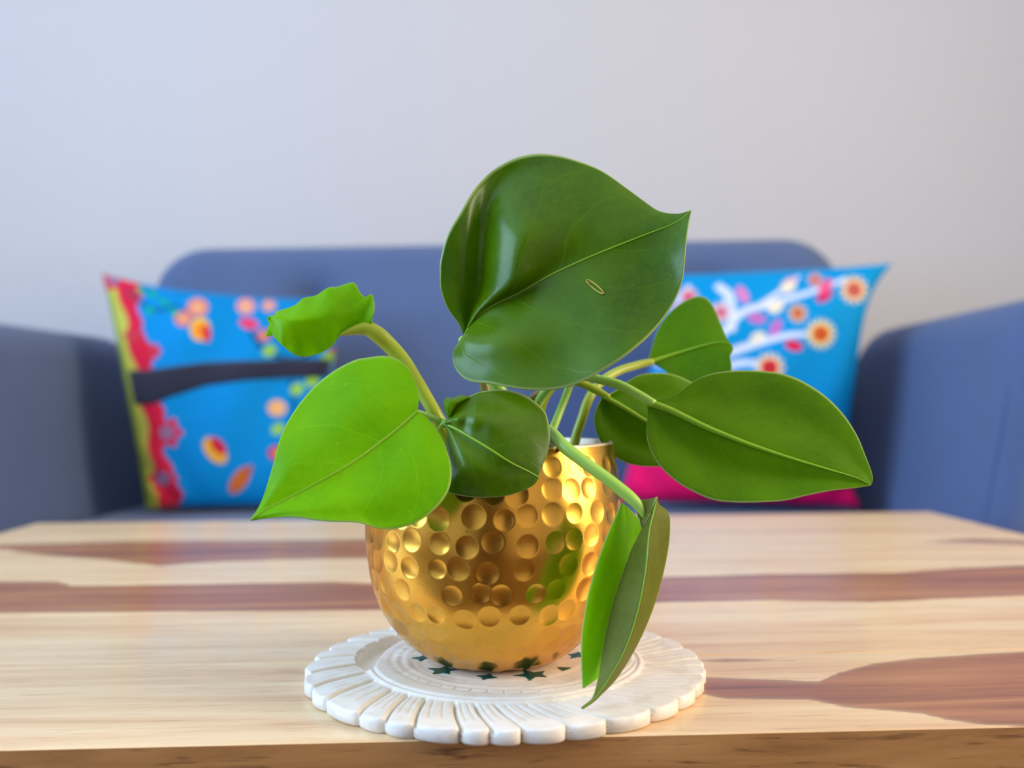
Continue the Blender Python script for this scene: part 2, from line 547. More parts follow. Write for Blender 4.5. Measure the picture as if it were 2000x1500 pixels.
PHI = -0.05
sofa = empty('sofa', (-0.075, 1.20, 0.0), PHI)
tag(sofa, 'slate blue fabric two seater sofa with tufted backrest and padded arms', 'sofa')
MW = sofa.matrix_world
def sofa_part(name, V, Fc, mat=SOFA, parent=None, smooth=True):
    # V given in sofa-local coordinates
    me = mesh_np(name, V, Fc)
    o = bpy.data.objects.new(name, me); COL.objects.link(o)
    me.materials.append(mat)
    if smooth: me.polygons.foreach_set('use_smooth', [True] * len(me.polygons))
    o.parent = parent or sofa
    return o
def sofa_box(name, *a, mat=SOFA, parent=None, bevel=0.01):
    bm = box_bm(*a, bevel=bevel, seg=3)
    me = bpy.data.meshes.new(name); bm.to_mesh(me); bm.free()
    me.materials.append(mat)
    o = bpy.data.objects.new(name, me); COL.objects.link(o); o.parent = parent or sofa
    return o
SEAT_Z = 0.378
# frame and seat
sofa_box('base_frame', -0.72, 0.72, 0.06, 0.70, 0.14, 0.25, bevel=0.02)
V, Fc = slab_mesh('seat', rrect(-0.665, 0.665, 0.0, 0.60, .05, .05, .03, .03), 0.135, 0.045, 0.004, K=30)
V = V[:, [0, 2, 1]] * np.array([1, 1, -1]); V[:, 2] += SEAT_Z - 0.0715
sofa_part('seat_cushion', V, Fc)
# backrest, leaning back
but = [(-0.355, 0.435), (0.035, 0.435), (0.425, 0.435)]
V, Fc = slab_mesh('back', rrect(-0.70, 0.70, 0.0, 0.565, .05, .05, .11, .11), 0.15, 0.06, 0.012,
                  dimples=[(x, z, 0.055, 0.040) for x, z in but], K=56, n=260)
lean = math.radians(11)
def backpos(x, h, z):
    return (x, 0.615 + h * math.cos(lean) + z * math.sin(lean), 0.325 + z * math.cos(lean) - h * math.sin(lean))
back = sofa_part('backrest', [backpos(*v) for v in V], Fc)
for bx, bz in but:
    bm = bmesh.new(); bmesh.ops.create_uvsphere(bm, u_segments=16, v_segments=8, radius=0.013)
    for v in bm.verts:
        x, y, z = v.co
        v.co = Vector(backpos(bx + x, -0.042 + y * 0.5, bz + z))
    me = bpy.data.meshes.new('tuft_button'); bm.to_mesh(me); bm.free(); me.materials.append(SEAM)
    me.polygons.foreach_set('use_smooth', [True] * len(me.polygons))
    o = bpy.data.objects.new('tuft_button', me); COL.objects.link(o); o.parent = back
# arms, flaring outward
for sgn in (-1, 1):
    V, Fc = slab_mesh('arm', rrect(-0.02, 0.70, 0.13, 0.695, .03, .03, .10, .07), 0.14, 0.055, 0.0, K=40, n=240)
    def armpos(y, h, z):
        return (sgn * (0.735 + 0.20 * max(0, z - 0.36) - h), y, z)
    if sgn > 0: Fc = [f[::-1] for f in Fc]
    arm = sofa_part('arm', [armpos(*v) for v in V], Fc)
    ol = rrect(-0.015, 0.695, 0.135, 0.690, .03, .03, .10, .07)
    pts = [armpos(y, 0.066, z) for y, z in ol]
    # stitched seam along the front edge of the inner panel
    seam = [armpos(0.015, 0.0645, z) for z in (0.15, 0.25, 0.35, 0.45, 0.55)] + [armpos(0.025, 0.063, 0.61), armpos(0.055, 0.060, 0.655), armpos(0.09, 0.048, 0.683)]
    me = tube_mesh('arm_seam', seam, [0.003] * len(seam), 8)
    o = bpy.data.objects.new('seam', me); COL.objects.link(o); me.materials.append(SEAM); o.parent = arm
for sx in (-0.66, 0.66):
    for sy in (0.10, 0.64):
        bm = bmesh.new()
        bmesh.ops.create_cone(bm, cap_ends=True, segments=20, radius1=0.016, radius2=0.026, depth=0.15)
        for v in bm.verts: v.co += Vector((sx, sy, 0.075))
        me = bpy.data.meshes.new('leg'); bm.to_mesh(me); bm.free(); me.materials.append(LEGM)
        o = bpy.data.objects.new('leg', me); COL.objects.link(o); o.parent = sofa

# ------------------------------------------------------------------ printed cushions
def bil(c, u, v):
    """corners c = TL,TR,BR,BL ; u 0..1 left-right, v 0..1 top-bottom"""
    return c[0] * (1 - u) * (1 - v) + c[1] * u * (1 - v) + c[2] * u * v + c[3] * (1 - u) * v
def inv_bil(c, p):
    u, v = 0.5, 0.5
    for _ in range(25):
        r = bil(c, u, v) - p
        du = (bil(c, u + 1e-4, v) - bil(c, u, v)) / 1e-4
        dv = (bil(c, u, v + 1e-4) - bil(c, u, v)) / 1e-4
        J = np.array([[du[0], dv[0]], [du[1], dv[1]]])
        d = np.linalg.solve(J, -r); u += d[0]; v += d[1]
    return u, v

class Print:
    """paints a fabric print over (u,v) grids, addressed by photo points through the cushion corners"""
    def __init__(s, corners, n):
        s.c = [np.array(x, float) for x in corners]
        g = np.linspace(0, 1, n)
        s.u, s.v = np.meshgrid(g, g, indexing='ij')
        s.w = np.linalg.norm(s.c[1] - s.c[0]); s.h = np.linalg.norm(s.c[3] - s.c[0])
        s.col = np.zeros((n, n, 3))
        s.X = bil([c[0] for c in s.c], s.u, s.v); s.Y = bil([c[1] for c in s.c], s.u, s.v)
    def fill(s, c): s.col[:] = srgb(*c)[:3]
    def lay(s, mask, c):
        mk = np.clip(mask, 0, 1)[..., None]
        s.col = s.col * (1 - mk) + np.array(srgb(*c)[:3]) * mk
    def soft(s, d, w=2.5): return np.clip(0.5 - d / w, 0, 1)
    def ell(s, x, y, rx, ry, ang, c, w=2.5):
        a = math.radians(ang); dx, dy = s.X - x, s.Y - y
        p = dx * math.cos(a) + dy * math.sin(a); q = -dx * math.sin(a) + dy * math.cos(a)
        d = (np.sqrt((p / rx) ** 2 + (q / ry) ** 2) - 1) * min(rx, ry)
        s.lay(s.soft(d, w), c)
    def flower(s, x, y, r, n, c, amp=0.16):
        dx, dy = s.X - x, s.Y - y
        th = np.arctan2(dy, dx); rr = np.hypot(dx, dy)
        s.lay(s.soft(rr - r * (1 - amp + amp * np.cos(n * th)), 3), c)
    def line(s, pts, w0, w1, c):
        q = catmull(pts, 60)
        best = np.full(s.X.shape, 1e9)
        for i in range(len(q) - 1):
            a, b = q[i], q[i + 1]; ab = b - a
            t = np.clip(((s.X - a[0]) * ab[0] + (s.Y - a[1]) * ab[1]) / (ab @ ab + 1e-9), 0, 1)
            d = np.hypot(s.X - a[0] - t * ab[0], s.Y - a[1] - t * ab[1])
            f = (i + t) / len(q)
            best = np.minimum(best, d - (w0 * (1 - f) + w1 * f) / 2)
        s.lay(s.soft(best, 3), c)

def cushion(name, corners, depths, paint, back_col, half=0.075, pinch=(0.04, 0.04, 0.04, 0.04), pe=(2, 2, 2, 2), n=220, label='', parent_strap=None, pexp=0.42, shift=0.0):
    W = [P(c[0], c[1], d) for c, d in zip(corners, depths)]
    Wn = [np.array(w) for w in W]
    nrm = (W[1] - W[0]).cross(W[3] - W[0]).normalized()
    if nrm.y > 0: nrm = -nrm            # toward the viewer
    nn = np.array(nrm)
    g = np.linspace(0, 1, n)
    u, v = np.meshgrid(g, g, indexing='ij')
    a, b = 2 * u - 1, 2 * v - 1
    # concave edges between pointed corners
    # (left, right, top, bottom amounts and how abruptly the corner ears flare)
    pa = np.where(a < 0, pinch[0] * (1 - np.abs(b) ** pe[0]), pinch[1] * (1 - np.abs(b) ** pe[1]))
    pb = np.where(b < 0, pinch[2] * (1 - np.abs(a) ** pe[2]), pinch[3] * (1 - np.abs(a) ** pe[3]))
    a2 = a * (1 - pa * np.abs(a) ** 3)
    b2 = b * (1 - pb * np.abs(b) ** 3)
    uu, vv = (a2 + 1) / 2, (b2 + 1) / 2
    base = (Wn[0][None, None] * ((1 - uu) * (1 - vv))[..., None] + Wn[1] * (uu * (1 - vv))[..., None]
            + Wn[2] * (uu * vv)[..., None] + Wn[3] * ((1 - uu) * vv)[..., None])
    t = half * np.clip((1 - a ** 2) * (1 - b ** 2), 0, 1) ** pexp
    # soft folds running from the corners
    wr = 0.004 * np.sin(9 * a + 5 * b) * np.clip((1 - a ** 2) * (1 - b ** 2), 0, 1) + 0.0035 * np.sin(22 * (a * b)) * (np.abs(a * b))
    wr = wr * np.clip((1 - np.maximum(np.abs(a), np.abs(b))) * 10, 0, 1)
    front = base + nn * (t + wr)[..., None]
    rear = base - nn * t[..., None]
    pr = Print(corners, n)
    rel = front - np.array(CAM)
    dd = rel @ np.array(fwd)
    pr.X = 1000 + F_PX * (rel @ np.array(right)) / dd
    pr.Y = 750 - F_PX * (rel @ np.array(up)) / dd
    paint(pr)
    idx = np.arange(n * n).reshape(n, n)
    N = n * n
    V = np.vstack([front.reshape(-1, 3), rear.reshape(-1, 3)])
    q = np.stack([idx[:-1, :-1], idx[:-1, 1:], idx[1:, 1:], idx[1:, :-1]], -1).reshape(-1, 4)
    Fc = np.vstack([q, q[:, ::-1] + N])
    me = mesh_np(name, V, Fc)
    at = me.color_attributes.new('print', 'FLOAT_COLOR', 'POINT')
    bc = np.array(srgb(*back_col)[:3])
    cols = np.ones((2 * N, 4)); cols[:N, :3] = pr.col.reshape(-1, 3); cols[N:, :3] = bc
    at.data.foreach_set('color', cols.astype(np.float32).ravel())
    bm = bmesh.new(); bm.from_mesh(me)
    bmesh.ops.remove_doubles(bm, verts=bm.verts, dist=1e-5)
    bmesh.ops.recalc_face_normals(bm, faces=bm.faces)
    bm.to_mesh(me); bm.free()
    return me, front, nn, W

def paint_left(p):
    p.fill((0, 138, 206))
    # edge scroll
    xe = 200 + (p.Y - 535) * (90 / 460.0)
    off = p.X - xe
    wob = 7 * np.sin(p.Y / 21.0) + 5 * np.sin(p.Y / 9.0 + 1)
    p.lay(p.soft(off - 62 - wob, 6), (222, 20, 52))
    p.lay(p.soft(off - 27 - 5 * np.sin(p.Y / 16.0), 6), (206, 196, 70))
    p.lay(p.soft(off - 10, 6), (150, 160, 40))
    for (x, y, r) in ((222, 545, 26), (300, 686, 16), (326, 845, 32), (318, 935, 30), (262, 655, 22), (330, 985, 18)):
        p.flower(x, y, r, 6, (226, 30, 50))
        p.ell(x, y, r * .42, r * .42, 0, (60, 130, 180) if r > 25 else (200, 40, 70))
        p.ell(x, y, r * .2, r * .2, 0, (220, 90, 60))
    # vine along the top
    p.line([(250, 570), (300, 605), (350, 600), (410, 640)], 6, 3, (8, 70, 90))
    for (x, y) in ((275, 567), (298, 575), (292, 606), (340, 610), (320, 590)):
        p.ell(x, y, 10, 6, 30, (20, 170, 120))
    for (x, y, r, c) in ((386, 600, 18, (238, 140, 110)), (358, 623, 15, (230, 120, 100)), (480, 598, 16, (235, 150, 140)), (525, 597, 12, (225, 150, 150)), (515, 655, 12, (210, 90, 90)), (654, 690, 12, (190, 60, 80)), (541, 797, 16, (244, 176, 110)), (540, 885, 14, (214, 30, 60))):
        p.ell(x, y, r * 1.15, r, 0, c); p.ell(x, y, r * .4, r * .4, 0, (240, 190, 120))
    p.ell(391, 643, 20, 23, 0, (250, 190, 40)); p.ell(402, 650, 9, 18, -10, (226, 40, 40)); p.ell(385, 645, 9, 15, 0, (250, 150, 20))
    p.ell(486, 632, 19, 11, 15, (236, 60, 100))
    p.ell(420, 880, 30, 18, 50, (246, 176, 40)); p.ell(426, 871, 20, 11, 50, (214, 20, 40))
    p.ell(468, 938, 30, 15, -55, (216, 110, 20)); p.ell(484, 920, 14, 6, -55, (196, 90, 30))
    p.line([(490, 650), (525, 690), (590, 700), (640, 660)], 8, 5, (6, 60, 90))
    p.line([(568, 745), (575, 800), (560, 860), (545, 900)], 7, 4, (6, 70, 110))
    for (x, y) in ((526, 685), (580, 760), (543, 838), (640, 700), (610, 745)):
        p.ell(x, y, 14, 11, -30, (150, 205, 60))
def paint_right(p):
    p.fill((0, 150, 214))
    wht = (226, 232, 250)
    p.line([(1250, 700), (1330, 690), (1400, 660), (1450, 610), (1500, 595), (1600, 565), (1650, 545)], 20, 7, wht)
    p.line([(1430, 640), (1430, 580), (1405, 555)], 16, 5, wht)
    p.line([(1480, 600), (1530, 565), (1560, 540)], 11, 5, wht)
    p.line([(1420, 690), (1480, 670), (1540, 655), (1600, 652)], 17, 8, wht)
    p.line([(1380, 740), (1440, 710), (1500, 712)], 18, 9, wht)
    p.line([(1330, 640), (1390, 620), (1420, 585), (1400, 560)], 14, 9, wht)
    p.line([(1300, 660), (1320, 590), (1345, 560)], 13, 8, wht)
    for (x, y, r, n, c1, c2) in ((1603, 652, 31, 14, (238, 222, 150), (226, 110, 20)), (1503, 718, 31, 12, (246, 216, 160), (226, 40, 40)), (1668, 566, 29, 12, (236, 205, 150), (206, 110, 90)), (1558, 612, 20, 10, (226, 180, 120), (214, 110, 60)), (1408, 610, 22, 10, (240, 210, 190), (226, 120, 150)), (1592, 547, 15, 9, (226, 170, 150), (206, 100, 90)), (1345, 580, 20, 10, (236, 190, 180), (236, 90, 130)), (1290, 700, 20, 10, (236, 200, 190), (226, 120, 120))):
        p.flower(x, y, r, n, c1); p.ell(x, y, r * .56, r * .56, 0, c2); p.ell(x, y, r * .2, r * .2, 0, (170, 40, 30))
    for (x, y, a, c) in ((1550, 675, 15, (232, 20, 70)), (1610, 578, -35, (206, 30, 90)), (1612, 560, -50, (236, 90, 140)), (1450, 575, 60, (236, 130, 190)), (1515, 640, -60, (206, 110, 190)), (1478, 622, 10, (206, 110, 190)), (1540, 555, -40, (236, 150, 180)), (1325, 610, 70, (236, 110, 170))):
        p.ell(x, y, 18, 10, a, c)
    for (x, y) in ((1480, 660), (1515, 600), (1365, 640), (1540, 560)):
        p.ell(x, y, 16, 11, -30, (244, 232, 206))
    # plain pink lower panel
    p.lay(p.soft(880 - p.Y, 4), (255, 0, 100))
LC = [(198, 533), (672, 578), (640, 992), (286, 996)]
me, front, nn, Wc = cushion('printed_cushion', LC, [1.66, 1.70, 1.55, 1.53], paint_left, (190, 170, 60), half=0.070, pinch=(0.03, 0.05, 0.13, 0.01), pe=(3, 3, 2.6, 4))
c1 = link('printed_cushion', me, PRINT)
tag(c1, 'blue floral cushion with red and yellow border and a black band around it', 'cushion')
# black band around the left cushion
n = front.shape[0]
def strap_mesh():
    rel = front - np.array(CAM); dd = rel @ np.array(fwd)
    FX = 1000 + F_PX * (rel @ np.array(right)) / dd; FY = 750 - F_PX * (rel @ np.array(up)) / dd
    verts, faces = [], []
    cols = np.linspace(int(0.05 * n), int(0.985 * n), 60).astype(int)
    for i in cols:
        x = FX[i, n // 2]
        yc = np.interp(x, [290, 330, 400, 480, 560, 640, 690], [757, 746, 731, 724, 721, 719, 720])
        hh = np.interp(x, [290, 330, 400, 500, 690], [33, 28, 22, 18, 17])
        for w in np.linspace(-1, 1, 7):
            v_ = np.interp(yc + hh * w, FY[i], np.arange(n))
            j0 = int(min(v_, n - 2)); f_ = v_ - j0
            verts.append(front[i, j0] * (1 - f_) + front[i, j0 + 1] * f_ + nn * (0.0025 - 0.0012 * w * w))
    for a_ in range(59):
        for k in range(6):
            faces.append((a_ * 7 + k, a_ * 7 + k + 1, (a_ + 1) * 7 + k + 1, (a_ + 1) * 7 + k))
    return mesh_np('strap', verts, faces)
st = link('band', strap_mesh(), STRAP, c1)
sm = st.modifiers.new('s', 'SOLIDIFY'); sm.thickness = 0.002; sm.offset = 0
st['label'] = 'black ribbon band across the cushion'
RC = [(1296, 536), (1744, 514), (1684, 992), (1206, 980)]
me, front2, nn2, _ = cushion('printed_cushion', RC, [1.66, 1.57, 1.47, 1.53], paint_right, (0, 140, 200), half=0.075, pinch=(0.06, 0.19, 0.05, 0.01), pe=(3, 4.5, 3, 4))
c2 = link('printed_cushion', me, PRINT)
tag(c2, 'turquoise cushion printed with white blossom branches and a pink lower panel', 'cushion')

# ------------------------------------------------------------------ coffee table
TOP_Z = 0.42
TH = 0.041
table = empty('coffee_table', (-0.012, 0.384, 0.0), TH)
tag(table, 'solid wood coffee table with light and reddish brown planks', 'table')
MT = table.matrix_world.copy()
x0, x1 = -0.522, 0.553
bounds = [0.0, 0.117, 0.243, 0.345, 0.44, 0.53, 0.62, 0.73]

def to_px(x, y):
    w = MT @ Vector((0, 0, 0))
    c, s = math.cos(TH), math.sin(TH)
    wx = MT[0][3] + c * x - s * y; wy = MT[1][3] + s * x + c * y; wz = TOP_Z
    dx, dy, dz = wx - CAM.x, wy - CAM.y, wz - CAM.z
    d = dx * fwd.x + dy * fwd.y + dz * fwd.z
    a = dx * right.x + dy * right.y + dz * right.z
    b = dx * up.x + dy * up.y + dz * up.z
    return 1000 + F_PX * a / d, 750 - F_PX * b / d

# heartwood figure of the planks: (top edge, bottom edge) polylines across the table
HEART = [
    ([(-400, 1150), (0, 1137), (110, 1137), (140, 1145), (400, 1142), (650, 1137), (735, 1141), (1290, 1128), (1500, 1122), (1750, 1119), (1870, 1111), (2000, 1105), (2400, 1096)],
     [(-400, 1205), (0, 1196), (735, 1191), (1290, 1176), (1500, 1171), (1700, 1175), (2000, 1161), (2400, 1156)], 1.0),
    ([(-400, 1082), (0, 1064), (250, 1058), (450, 1057), (720, 1054), (900, 1056), (1290, 1052), (1300, 1056)],
     [(-400, 1083), (0, 1072), (90, 1085), (200, 1092), (310, 1105), (400, 1098), (560, 1092), (720, 1090), (900, 1083), (1290, 1058), (1300, 1056)], 0.9),
    ([(1250, 1345), (1370, 1325), (1480, 1328), (1600, 1334), (1640, 1315), (1700, 1299), (1800, 1287), (2000, 1274), (2400, 1262)],
     [(1250, 1346), (1370, 1354), (1420, 1364), (1580, 1366), (1650, 1378), (1800, 1391), (1850, 1405), (1930, 1416), (2000, 1418), (2400, 1440)], 0.95),
    ([(1800, 1058), (1900, 1052), (2000, 1056), (2400, 1056)], [(1800, 1059), (1900, 1060), (2000, 1064), (2400, 1072)], 0.8),
    ([(1340, 1290), (1420, 1286), (1560, 1289)], [(1340, 1291), (1420, 1294), (1560, 1290)], 0.75),
]
def heart(x, y):
    px, py = to_px(x, y)
    out = np.full(x.shape, 0.0)
    soft = 4.0 + (py - 1000) * 0.022
    for topc, botc, amt in HEART:
        tx, ty = zip(*topc); bx, by = zip(*botc)
        t = np.interp(px, tx, ty); b = np.interp(px, bx, by)
        inside = np.minimum(py - t, b - py) / soft
        inside = np.where((px < tx[0]) | (px > tx[-1]), -5, inside)
        out = np.maximum(out, amt * np.clip(0.5 + 0.5 * inside, 0, 1))
    return out
THICK = 0.042
for k in range(len(bounds) - 1):
    y0, y1 = bounds[k] + (0.0 if k == 0 else 0.00012), bounds[k + 1] - 0.00012
    nx, ny = 420, max(14, int((y1 - y0) / 0.0022))
    b = 0.0009                       # eased arris along each joint
    xs = np.linspace(x0, x1, nx)
    ys = np.concatenate([[y0], np.linspace(y0 + b, y1 - b, ny), [y1]])
    gx, gy = np.meshgrid(xs, ys, indexing='ij')
    gz = np.full(gx.shape, TOP_Z)
    gz[:, 0] -= b * .7
    gz[:, -1] -= b * .7
    m_ = len(ys)
    V = np.stack([gx, gy, gz], -1).reshape(-1, 3)
    idx = np.arange(nx * m_).reshape(nx, m_)
    Fq = np.stack([idx[:-1, :-1], idx[1:, :-1], idx[1:, 1:], idx[:-1, 1:]], -1).reshape(-1, 4).tolist()
    # sides and underside
    base = len(V)
    per = list(idx[:, 0]) + list(idx[-1, 1:]) + list(idx[-2::-1, -1]) + list(idx[0, -2:0:-1])
    low = V[per].copy(); low[:, 2] = TOP_Z - THICK
    V = np.vstack([V, low])
    L_ = len(per)
    for i in range(L_):
        j = (i + 1) % L_
        Fq.append((per[j], per[i], base + i, base + j))
    Fq.append(tuple(base + i for i in range(L_ - 1, -1, -1)))
    me = mesh_np('plank', V, Fq)
    h = heart(V[:, 0], V[:, 1])
    at = me.attributes.new('heart', 'FLOAT', 'POINT'); at.data.foreach_set('value', h.astype(np.float32))
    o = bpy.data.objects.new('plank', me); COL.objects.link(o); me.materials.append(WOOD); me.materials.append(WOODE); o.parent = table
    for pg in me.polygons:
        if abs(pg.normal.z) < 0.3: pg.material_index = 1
def table_box(name, a, mat, bevel=0.002):
    bm = box_bm(*a, bevel=bevel, seg=3)
    me = bpy.data.meshes.new(name); bm.to_mesh(me); bm.free(); me.materials.append(mat)
    o = bpy.data.objects.new(name, me); COL.objects.link(o); o.parent = table
    return o
for lx in (x0 + 0.04, x1 - 0.04):
    for ly in (0.06, 0.69):
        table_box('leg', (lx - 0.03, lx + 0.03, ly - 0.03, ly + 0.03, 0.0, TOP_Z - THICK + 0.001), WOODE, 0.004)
for ly in (0.06, 0.69):
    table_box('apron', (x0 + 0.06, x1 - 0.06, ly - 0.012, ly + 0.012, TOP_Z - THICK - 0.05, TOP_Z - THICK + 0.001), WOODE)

# ------------------------------------------------------------------ marble trivet
CX, CY = -0.0047, 0.474
CT = TOP_Z + 0.009
def make_trivet():
    NA = 1080
    # petals: irregular notch angles, slanted tips
    npet = 33
    cuts = np.cumsum(0.65 + 0.7 * rng.random(npet)); cuts = cuts / cuts[-1] * 2 * math.pi
    th = np.linspace(0, 2 * math.pi, NA, endpoint=False)
    cuts0 = np.concatenate([[cuts[-1] - 2 * math.pi], cuts])
    def petal(thv, sl):
        tt = np.mod(thv + sl, 2 * math.pi)
        k = np.searchsorted(cuts0, tt, side='right') - 1
        k = np.clip(k, 0, npet - 1)
        f = (tt - cuts0[k]) / (cuts0[k + 1] - cuts0[k])
        return k, f
    kk, ff = petal(th, 0)
    amp = 0.6 + 0.7 * rng.random(npet)
    R = 0.1005 - 0.0042 * amp[kk] * (1 - np.clip(1 - (2 * ff - 1.0) ** 2, 0, 1) ** 0.42) + 0.0016 * (ff - .5) * amp[kk]
    rs = np.concatenate([np.linspace(0.0, 0.030, 6), np.linspace(0.034, 0.062, 22), np.linspace(0.063, 0.094, 48)])
    r_out = np.linspace(0, 1, 9)[1:]
    rows = []
    for r in rs: rows.append(np.full(NA, r))
    for e in r_out: rows.append(0.094 + (R - 0.094) * e)
    rr = np.array(rows)
    tt = np.tile(th, (len(rows), 1))
    z = np.full(rr.shape, CT)
    def groove(d, w, depth):
        nonlocal z
        g = np.exp(-(d / w) ** 2)
        z = z - depth * g
    sm = lambda x: np.clip(x, 0, 1) ** 2 * (3 - 2 * np.clip(x, 0, 1))
    # outer petal ring sits lower and slopes to the rim
    z = z - 0.0016 * sm((rr - 0.0675) / 0.003) - 0.0006 * sm((rr - 0.09) / 0.01)
    # rounded rim
    edge = np.clip((R[None] - rr) / 0.0012, 0, 1)
    z = z - 0.0010 * (1 - np.sqrt(np.clip(1 - (1 - edge) ** 2, 0, 1)))
    # petal cuts, slanting with radius
    k2, f2 = petal(tt, (0.0955 - rr) * 5.0)
    wid = (cuts0[k2 + 1] - cuts0[k2]) * rr
    dn = np.minimum(f2, 1 - f2) * wid
    ring = sm((rr - 0.069) / 0.004)
    z = z - ring * 0.0024 * np.exp(-(dn / 0.0009) ** 2)
    # petals slightly domed and tilted
    z = z + ring * 0.0007 * (f2 - 0.5) * amp[k2]
    for fr in (0.32, 0.66):
        dd = np.abs(f2 - fr) * wid
        on = ring * sm((0.092 - rr) / 0.003)
        z = z - on * 0.00045 * np.exp(-(dd / 0.0005) ** 2)
    # ring grooves and a spiral crescent feather
    groove(rr - 0.0672, 0.0009, 0.0010)
    ecc = np.hypot(rr * np.cos(tt) - 0.004, rr * np.sin(tt) - 0.003)
    groove(ecc - 0.0570, 0.0006, 0.0007)
    groove(ecc - 0.0520, 0.0005, 0.0006)
    groove(ecc - 0.0620, 0.0006, 0.0006)
    band = sm((ecc - 0.0575) / 0.0008) * sm((0.0617 - ecc) / 0.0008)
    hat = np.abs(np.mod(tt * 46 / (2 * math.pi), 1) - 0.5) / 46 * 2 * math.pi * rr
    half_ = 0.5 + 0.5 * np.cos(tt - math.radians(215))
    z = z - band * 0.0006 * np.exp(-(hat / 0.0004) ** 2) * sm(half_ * 2 - .6)
    z = z - 0.0010 * sm((rr - 0.040) / 0.002) * sm((0.0515 - ecc) / 0.0015) * 0.4
    # pierced crescent at the left rear
    aa = np.mod(tt, 2 * math.pi)
    c0, c1_ = math.radians(118), math.radians(196)
    f = (aa - c0) / (c1_ - c0)
    cen = 0.078 - 0.010 * f
    wd = 0.0085 * np.clip(np.sin(np.clip(f, 0, 1) * math.pi), 0, 1) ** 0.6
    cres = sm((wd - np.abs(rr - cen)) / 0.0016)
    cres = np.where((f > 0) & (f < 1), cres, 0)
    z = z * (1 - cres) + (TOP_Z + 0.0012) * cres
    # flat seat for the pot
    X = CX + rr * np.cos(tt); Y = CY + rr * np.sin(tt)
    nR = len(rows)
    V = np.stack([X, Y, z], -1).reshape(-1, 3)
    Rb = R - 0.0014
    bot = []
    for rfac, zz in ((1.0, CT - 0.0055), (1.0, TOP_Z + 0.0012), (0.985, TOP_Z)):
        bot.append(np.stack([CX + R * rfac * np.cos(th), CY + R * rfac * np.sin(th), np.full(NA, zz)], -1))
    V = np.vstack([V] + bot)
    tot = nR + 3
    idx = np.arange(tot * NA).reshape(tot, NA)
    nx_ = np.roll(idx, -1, 1)
    Fq = np.stack([idx[:-1], idx[1:], nx_[1:], nx_[:-1]], -1).reshape(-1, 4)
    Fq = Fq[NA:]                                # first row is the centre
    Fl = Fq.tolist()
    Fl += [(int(idx[0, 0]), int(idx[1, i]), int(nx_[1, i])) for i in range(NA)]
    Fl.append(tuple(int(i) for i in idx[-1][::-1]))
    me = mesh_np('trivet', V, Fl)
    return me
trivet = link('marble_trivet', make_trivet(), MARBLE)
tag(trivet, 'round white marble trivet carved with a scalloped petal rim', 'trivet')
# painted dark green flowers around the middle
PX_, PY_ = -0.0095, 0.474
for (px, py, r, n5) in ((866, 1309, 0.0062, 5), (1040, 1318, 0.0066, 5), (950, 1322, 0.0045, 4), (1102, 1306, 0.0036, 3), (823, 1285, 0.0036, 4), (1130, 1280, 0.0055, 5)):
    d = (CAM_Z - CT) * F_PX / (py - 785 + 0.008 * (px - 1000))
    w = P(px, py, d)
    verts = [(w.x, w.y, CT + 0.00025)]
    for k in range(n5 * 2):
        a = math.pi * k / n5 + px
        q = 1.25 * r * (1 if k % 2 == 0 else 0.5) * (0.85 + 0.3 * rng.random())
        verts.append((w.x + q * math.cos(a), w.y + q * math.sin(a), CT + 0.00018))
    K = n5 * 2
    for k in range(K): verts.append((verts[1 + k][0], verts[1 + k][1], CT - 0.0010))
    fc = [(0, 1 + k, 1 + (k + 1) % K) for k in range(K)] + [(1 + k, 1 + K + k, 1 + K + (k + 1) % K, 1 + (k + 1) % K) for k in range(K)]
    o = link('painted_flower', mesh_np('painted_flower', verts, fc), PAINT, trivet, smooth=False)
    o['label'] = 'dark green painted flower'

